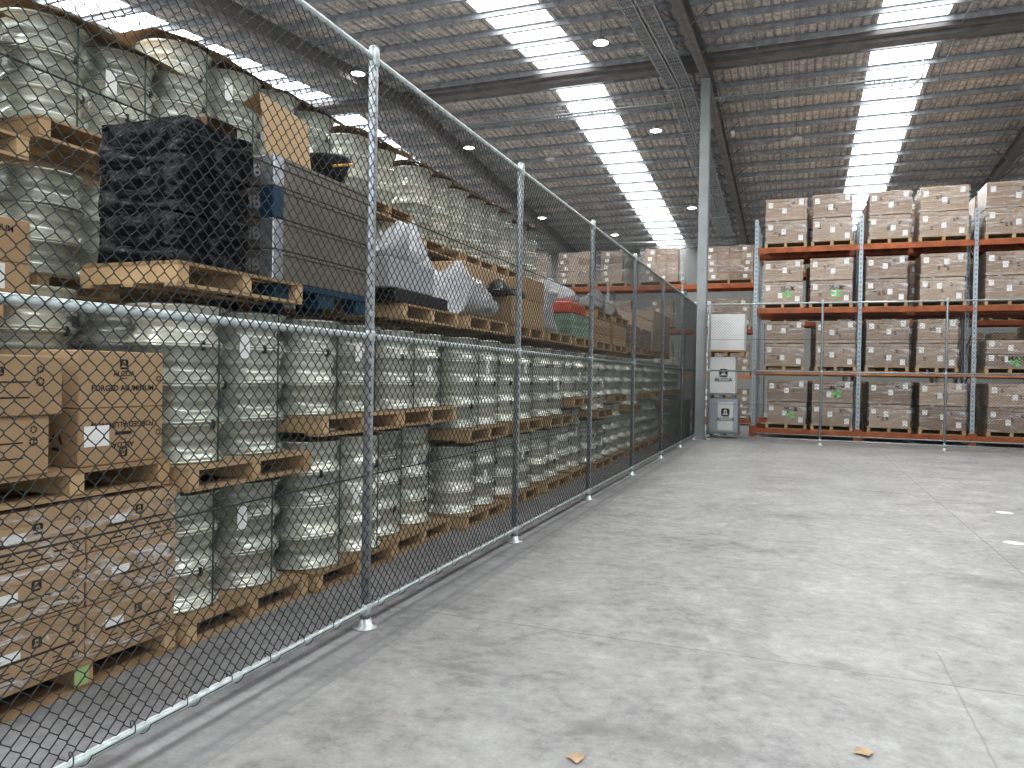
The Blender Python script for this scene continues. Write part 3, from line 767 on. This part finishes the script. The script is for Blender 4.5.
pallet('timber pallet on the third tier under the blue and white bags', (-.66, 10.38, L3B+.01), R90)
bar('plastic_bag', 'white and grey plastic bag beside the big brown cartons', lumpy(.75, .7, .45, 12, .1), 'film_white', 10.25, -.7, pz, 'bag')
bar('round_lid', 'round white tub standing on the plastic bags', MB().lathe([(0,0),(.3,0),(.32,.1),(.34,.1),(.34,.14),(.1,.18),(0,.18)], 24, (0,.35,0)), 'white_board', 10.4, -.72, pz+.46, 'tub')
pallet('timber pallet on the third tier under the pale green crates', (-.66, 11.7, L3B+.01), R90)
for k in range(3):
    m = MB(); m.box(-.52, .52, 0, .8, 0, .11, .01); m.box(-.53, .53, -.01, .81, .09, .112)
    bar('green_crate', 'flat pale green crate, %s of three between the fence posts' % ['lowest','middle','topmost'][k], m, 'green_crate', 11.6, -.7, pz+k*.114, 'crate', 'pale green crates')
bar('red_tub', 'red and orange tub resting on the pale green crates', MB().box(-.5, .42, 0, .7, 0, .2, .03), 'red', 11.6, -.74, pz+.345, 'tub')
bar('plastic_bag', 'small white bag on top of the red tub', lumpy(.6, .5, .2, 21, .1), 'film_white', 11.7, -.78, pz+.55, 'bag')
for q, (Y, wd) in enumerate(((13.0, 'third'), (14.4, 'fourth'))):
    pallet('timber pallet under the flat timber coloured cartons, nearer to the %s fence post' % wd, (-.66, Y, L3B+.01), R90)
    for k in range(3):
        bar('flat_carton', 'flat pale brown carton, %s of three on the %s third-tier carton pallet' % (['lowest','middle','topmost'][k], ['nearer','farther'][q]), MB().box(-.57, .57, 0, .9, 0, .125, .008), 'card', Y+.02*k, -.7, pz+k*.128, 'box', 'flat cartons on the third tier')
    pallet('empty timber pallet lying on the flat cartons, %s of two' % ['nearer','farther'][q], (-.68, Y+.1, pz+.39), R90)
    bar('dark_bundle', 'dark grey folded bundle on the empty pallet, %s of two' % ['nearer','farther'][q], lumpy(1.1, .8, .18, 30+q, .05), 'steel_dark', Y+.1, -.74, pz+.39+PH+.002, 'bundle')
for q, Y in enumerate((15.8, 17.1, 18.45, 19.8)):
    pallet('timber pallet under the %s film wrapped carton block at the far end of the stacks' % ORD[q], (-.66, Y, L3B+.05), R90)
    bar('wrapped_carton_block', 'grey film wrapped carton block, %s from the near side at the far end' % ORD[q], wrapped_block(1.1, .95, .42 if q < 2 else .95, q, .008), 'card_wrap', Y, -.68, L3B+.05+PH+.002, 'wrapped carton', 'wrapped blocks at the far end of the stacks')
bar('grey_crate', 'tall grey green crate on the floor beyond the last wheel stack', MB().box(-.2, .2, 0, .8, 0, 1.05, .02), 'green_crate', 21.2, -.22, .0, 'crate')

# ------------------------------------------------------------------ racking
def rack(label, X0, bays, bw, Y, levels, depth=.95, h=6.1, ground=True, hs=None):
    t = thing('pallet_rack', label, 'rack', (X0, Y, 0))
    for k in range(bays+1):
        x = k*bw; fr = ob('upright_frame', None, t, (x, 0, 0))
        me = MB().box(-.05, .05, -.01, .005, 0, h).box(-.05, -.044, .005, .075, 0, h).box(.044, .05, .005, .075, 0, h).mesh('upright', 'upright')
        ob('upright', me, fr); ob('upright', me, fr, (0, depth, 0))
        m = MB(); z = .3
        while z < h-.9:
            m.tube((0, .04, z), (0, depth, z+.45), .016, 4).tube((0, depth, z+.45), (0, .04, z+.9), .016, 4); z += .9
        B('brace', m, 'galv', fr)
        B('foot_guard', MB().box(-.1, .1, -.06, -.012, 0, .32, .01), 'orange', fr) if ground else None
    for k in range(bays):
        for z, hh in levels:
            for yy in (-.055, depth+.01):
                m = MB(); m.box(k*bw+.052, (k+1)*bw-.052, yy, yy+.05, z-hh, z, .006)
                m.box(k*bw+.045, k*bw+.06, yy-.004, yy+.054, z-hh-.05, z+.03); m.box((k+1)*bw-.06, (k+1)*bw-.045, yy-.004, yy+.054, z-hh-.05, z+.03)
                B('beam', m, 'orange_pale' if z < 2.2 and z > .5 else 'orange', t)
            # cross bars and deck under the load
            m = MB()
            for x in (.35, .8, 1.2, 1.55, 1.9, 2.35): m.box(k*bw+x-.03, k*bw+x+.03, -.02, depth+.02, z-.05, z-.002)
            B('cross_bars', m, 'orange', t)
    if ground:
        m = MB().tube((0, -.12, .12), (bays*bw, -.12, .12), .02, 6); B('guide_rail', m, 'galv_tube', t)
    return t
LV = [(.26, .14), (1.87, .1), (3.6, .14), (5.28, .14)]
rack('tall orange and galvanised pallet rack facing the open floor', 1.4, 4, 2.68, 22.26, LV)
rack('second orange rack standing back to back behind the front rack', 1.4, 4, 2.68, 23.55, LV)

lab_s = MB().box(-.06, .06, -.004, -.001, -.075, .075).mesh('shipping_label', 'label')
RL = {}
def rack_print(v, w, h):
    p = MB(); y = -.002; r = random.Random(v)
    for k in range(3):
        x = r.uniform(-.35, .3); z = r.uniform(.15, h-.12)
        p.quad([(x, y, z), (x+.07, y, z), (x+.07, y, z+.02), (x, y, z+.02)]); emblem(p, x+.03, y, z+.06, .05)
    p.quad([(-w*.4, y, h-.03), (w*.1, y, h-.03), (w*.1, y, h-.022), (-w*.4, y, h-.022)])
    p.quad([(w/2-.012, y, 0), (w/2-.008, y, 0), (w/2-.008, y, h), (w/2-.012, y, h)])
    return p
bay_n = ['first', 'second', 'third', 'fourth']
lev_n = ['floor level', 'second level', 'third level', 'top level']
def rack_load(x0, x1, z, h, Y, where, green=None, seed=0, depth=1.02, plain=False, tiers=2, group='wrapped cartons on the orange racking', film=True):
    w = x1-x0; xc = (x0+x1)/2; r = random.Random(seed)
    pallet('timber pallet under cartons, %s' % where, (xc, Y-.06, z), 0, round(w+.04, 2), 1.1)
    th = h/tiers
    for k in range(tiers):
        kw = w-r.uniform(0, .04)
        o = carton('bulk_carton', '%s big brown carton, %s' % (['lower', 'upper'][k], where), (xc+r.uniform(-.01, .01), Y-.04+r.uniform(0, .02), z+PH+.001+k*(th+.012)), 0, round(kw*50)/50, depth, round(th-.003, 3), 'card_wrap', group)
        if plain: continue
        key = (seed % 4, k)
        if key not in RL: RL[key] = rack_print(seed % 4*2+k, .95, .55).mesh('printing', 'print')
        ob('printing', RL[key], o)
        for a, b in ((-.38*w, th*.72), (r.uniform(-.1, .1), th*.5+r.uniform(-.08, .08)), (.36*w, th*(.82 if k else .2))):
            ob('shipping_label', lab_s, o, (a, -.001, min(b, th-.08)))
        if green == k:
            g = MB(); 
            for q in range(3):
                a = q*2.094+.5
                g.quad([(.16*math.cos(a), -.006, .12*math.sin(a)), (.16*math.cos(a+.9), -.006, .12*math.sin(a+.9)), (.04*math.cos(a+1.2), -.006, .04*math.sin(a+1.2)), (.03*math.cos(a-.5), -.006, .03*math.sin(a-.5))])
            B('green_mark', g, 'green', o, (.12*w, -.002, th*.42))
            B('lettering', place(txt('MAX', .17), 0, -.008, 0), 'print', o, (.12*w, -.002, th*.68))
    if film:
        kk = (round(w, 2), round(h, 2), seed % 3)
        if kk not in WR:
            WR[kk] = wrapped_block(w+.03, depth+.06, h+.02, seed, .008, 12, 12).mesh('stretch_wrap', 'film_card')
        tag(ob('stretch_wrap', WR[kk], None, (xc, Y-.075, z+PH-.012)), 'clear film around brown cartons, %s' % where, 'plastic wrap', 'clear film around rack cartons')
YF = 22.28
front = [ # level, x0, x1, height, green
 (0, 1.75, 2.79, 1.2, 0), (0, 2.92, 3.95, 1.2, 1), (0, 4.33, 5.35, 1.2, None), (0, 5.55, 6.6, 1.2, None), (0, 7.1, 8.15, 1.2, None), (0, 8.35, 9.4, 1.2, None),
 (1, 1.66, 2.7, 1.22, None), (1, 3.0, 4.0, 1.22, None), (1, 4.24, 5.26, 1.24, None), (1, 5.45, 6.4, 1.24, None), (1, 7.02, 8.1, .7, 0), (1, 8.3, 9.35, 1.2, None),
 (2, 1.6, 2.64, 1.18, 0), (2, 2.82, 3.88, 1.2, 0), (2, 4.2, 5.2, 1.2, None), (2, 5.5, 6.55, 1.22, None), (2, 6.98, 8.05, 1.22, None), (2, 8.25, 9.3, 1.2, None),
 (3, 1.63, 2.7, 1.2, None), (3, 2.84, 3.86, 1.25, None), (3, 4.24, 5.26, 1.24, None), (3, 5.45, 6.58, 1.28, None), (3, 6.95, 8.2, 1.3, None), (3, 8.4, 9.4, 1.2, None)]
cnt = {}
for i, (lv, x0, x1, h, g) in enumerate(front):
    k = cnt.get(lv, 0); cnt[lv] = k+1
    where = '%s from left, %s, front rack' % (ORD[k], lev_n[lv])
    rack_load(x0, x1, LV[lv][0]+.001, h, YF, where, g, i)
cnt = {}
for i, (lv, x0, x1, h, g) in enumerate(front):
    k = cnt.get(lv, 0); cnt[lv] = k+1
    off = -.1 if k % 2 else -.02
    if x0+off < 1.5: off = 1.5-x0
    rack_load(x0+off, x1+off, LV[lv][0]+.001, h-.06, 23.57, '%s from left, %s, rear rack' % (ORD[k], lev_n[lv]), None, 40+i, group='wrapped cartons on the rear rack', film=(lv == 3))
rack('third orange rack added across the back, behind the two front racks', 1.4, 4, 2.68, 27.6, LV)  # added with its loads so the pale gaps behind the racks read dark
cnt = {}
for i, (lv, x0, x1, h, g) in enumerate(front):
    k = cnt.get(lv, 0); cnt[lv] = k+1
    rack_load(x0-.05*(x0 > 1.7), x1-.05*(x0 > 1.7), LV[lv][0]+.001, 1.2, 27.62, '%s from left, %s, third rack' % (ORD[k], lev_n[lv]), None, 70+i, plain=True, group='cartons on the third rack', film=False)
# far rack across the back, behind the fenced area
LV2 = [(.2, .12), (1.75, .12), (3.35, .12), (4.98, .16)]
rack('far orange rack behind the wheel stacks and the column', -9.55, 4, 2.72, 27.6, LV2, h=5.3, ground=False)
small = MB().box(-.2, .2, 0, .4, 0, .236, .005).mesh('small_carton', 'card_wrap')
tape_me = MB().box(-.07, .07, -.003, 0, .05, .18).mesh('shipping_label', 'label')
fi = 0
for z, rows in ((4.981, [(-9.2, -7.9), (-7.6, -6.5), (-6.1, -4.8), (-4.6, -3.4), (-2.95, -1.35), (-.6, 1.05)]), (3.351, [(-6.1, -4.9), (-4.5, -3.2), (-2.7, -1.5), (-.7, 1.0)]), (1.751, [(-2.7, -1.5), (-.7, 1.0)]), (.201, [(-.7, 1.0)])):
    for x0, x1 in rows:
        fi += 1; nx = int((x1-x0)/.405); xc = (x0+x1)/2
        where = '%s block of the far rack' % (ORD[fi-1])
        pallet('timber pallet under the %s carton block of the far rack' % ORD[fi-1], (xc, 27.56, z), 0, round(x1-x0, 2), 1.0)
        for k in range(5 if z > 4 else 4):
            for c in range(nx):
                o = tag(ob('small_carton', small, None, (x0+(x1-x0-nx*.403)/2+.2015+c*.403, 27.57+random.uniform(0, .02), z+PH+.001+k*.237)), 'small brown carton, row %s, column %s, %s' % (['one','two','three','four','five'][k], ['one','two','three','four','five'][c], where), 'box', 'small cartons on the far rack')
                if (k*3+c) % 3 == 0: ob('shipping_label', tape_me, o, (random.uniform(-.1, .1), -.001, 0))
        kk = ('far', round(x1-x0, 2), z > 4)
        hh = (5 if z > 4 else 4)*.237
        if kk not in WR: WR[kk] = wrapped_block(x1-x0-.02, .55, hh+.03, fi, .008, 12, 12).mesh('stretch_wrap', 'film_card')
        tag(ob('stretch_wrap', WR[kk], None, (xc, 27.545, z+PH-.005)), 'clear film around the small cartons, '+where, 'plastic wrap', 'clear film around far rack cartons')

# white crates beside the column
def white_crate(label, xc, Y, z, w, d, h, logo, mat, base=.1):
    o = thing('white_crate', label, 'crate', (xc, Y, z))
    m = MB(); m.box(-w/2, w/2, 0, d, base, h, .01); B('body', m, mat, o)
    if base:
        b = MB(); b.box(-w/2-.03, w/2+.03, -.03, d, base-.045, base-.001).box(-w/2, -w/2+.1, 0, d, 0, base-.045).box(w/2-.1, w/2, 0, d, 0, base-.045).box(-.05, .05, 0, d, 0, base-.045)
        B('base', b, 'wood_end' if mat == 'white_board' and not logo else 'steel_col', o)
    if logo:
        em = MB(); emblem(em, logo[0], -.006, logo[1]+.13, .22); B('emblem', em, 'print', o); p = MB(); p.add(place(txt('ALCOA', .14), logo[0], -.006, logo[1]-.06)); 
        if mat != 'white_board': B('front_panel', MB().box(logo[0]-.2, logo[0]+.2, -.004, -.001, .2, h-.1), 'white_board', o)
        B('lettering', p, 'print', o)
    return o
white_crate('grey crate with a white printed panel on the floor beside the column', .64, 21.35, .02, .82, .85, 1.07, (.08, .55), 'galv', .14)
white_crate('white printed crate standing on the grey crate beside the column', .6, 21.35, 1.1, .72, .75, 1.12, (.05, .55), 'white_board', .12)
white_crate('large plain white crate on timber, topmost beside the column', .7, 21.3, 2.24, .96, .9, 1.14, None, 'white_board', .16)

# things lying on the floor
def leaf(x, y, rz, label):
    m = MB(); pts = [(0,-.045),(.03,-.02),(.045,.015),(.02,.02),(.01,.05),(-.015,.02),(-.045,.01),(-.02,-.015)]
    m.quad([(a, b, .006+.02*abs(a)*8*(.045)+abs(a)*.2) for a, b in pts]); tag(B('dry_leaf', m, 'leaf', None, (x, y, 0), rz), label, 'leaf')
leaf(1.67, 3.04, .4, 'dry brown leaf on the floor near the bottom edge, the left one')
leaf(2.81, 3.56, 2.1, 'dry brown leaf on the floor toward the right, near the bottom edge')
for x, y, l, rz in ((4.97, 10.95, 'round white scrap of paper on the floor at the right', .2), (4.6, 8.9, 'thin white scrap of paper on the floor nearest the right edge', .9)):
    m = MB(); m.quad([(.09*math.cos(k*.785)*(1.2 if k % 2 else 1), .1*math.sin(k*.785), .003) for k in range(8)]); tag(B('paper_scrap', m, 'label', None, (x, y, 0), rz), l, 'paper')

# ------------------------------------------------------------------ light
w = bpy.data.worlds.new('daylight'); S.world = w; w.use_nodes = True
bg = w.node_tree.nodes['Background']; bg.inputs[0].default_value = (.86, .93, 1.0, 1); bg.inputs[1].default_value = 1.75
def area(name, loc, sx, sy, e, rot=(0,0,0), col=(1,1,1)):
    a = bpy.data.lights.new(name, 'AREA'); a.shape = 'RECTANGLE'; a.size = sx; a.size_y = sy; a.energy = e; a.color = col
    o = bpy.data.objects.new(name, a); C.objects.link(o); o.location = loc; o.rotation_euler = rot; return o
for s in skyX[1:4]:
    for y0, y1 in ((-6, 8), (8, 20), (22, 38)):
        ym = (y0+y1)/2; area('skylight_daylight', ((s[0]+s[1])/2, ym, zr(ym)-.35), 1.3, y1-y0, 290)
print('wheels', NW[0])
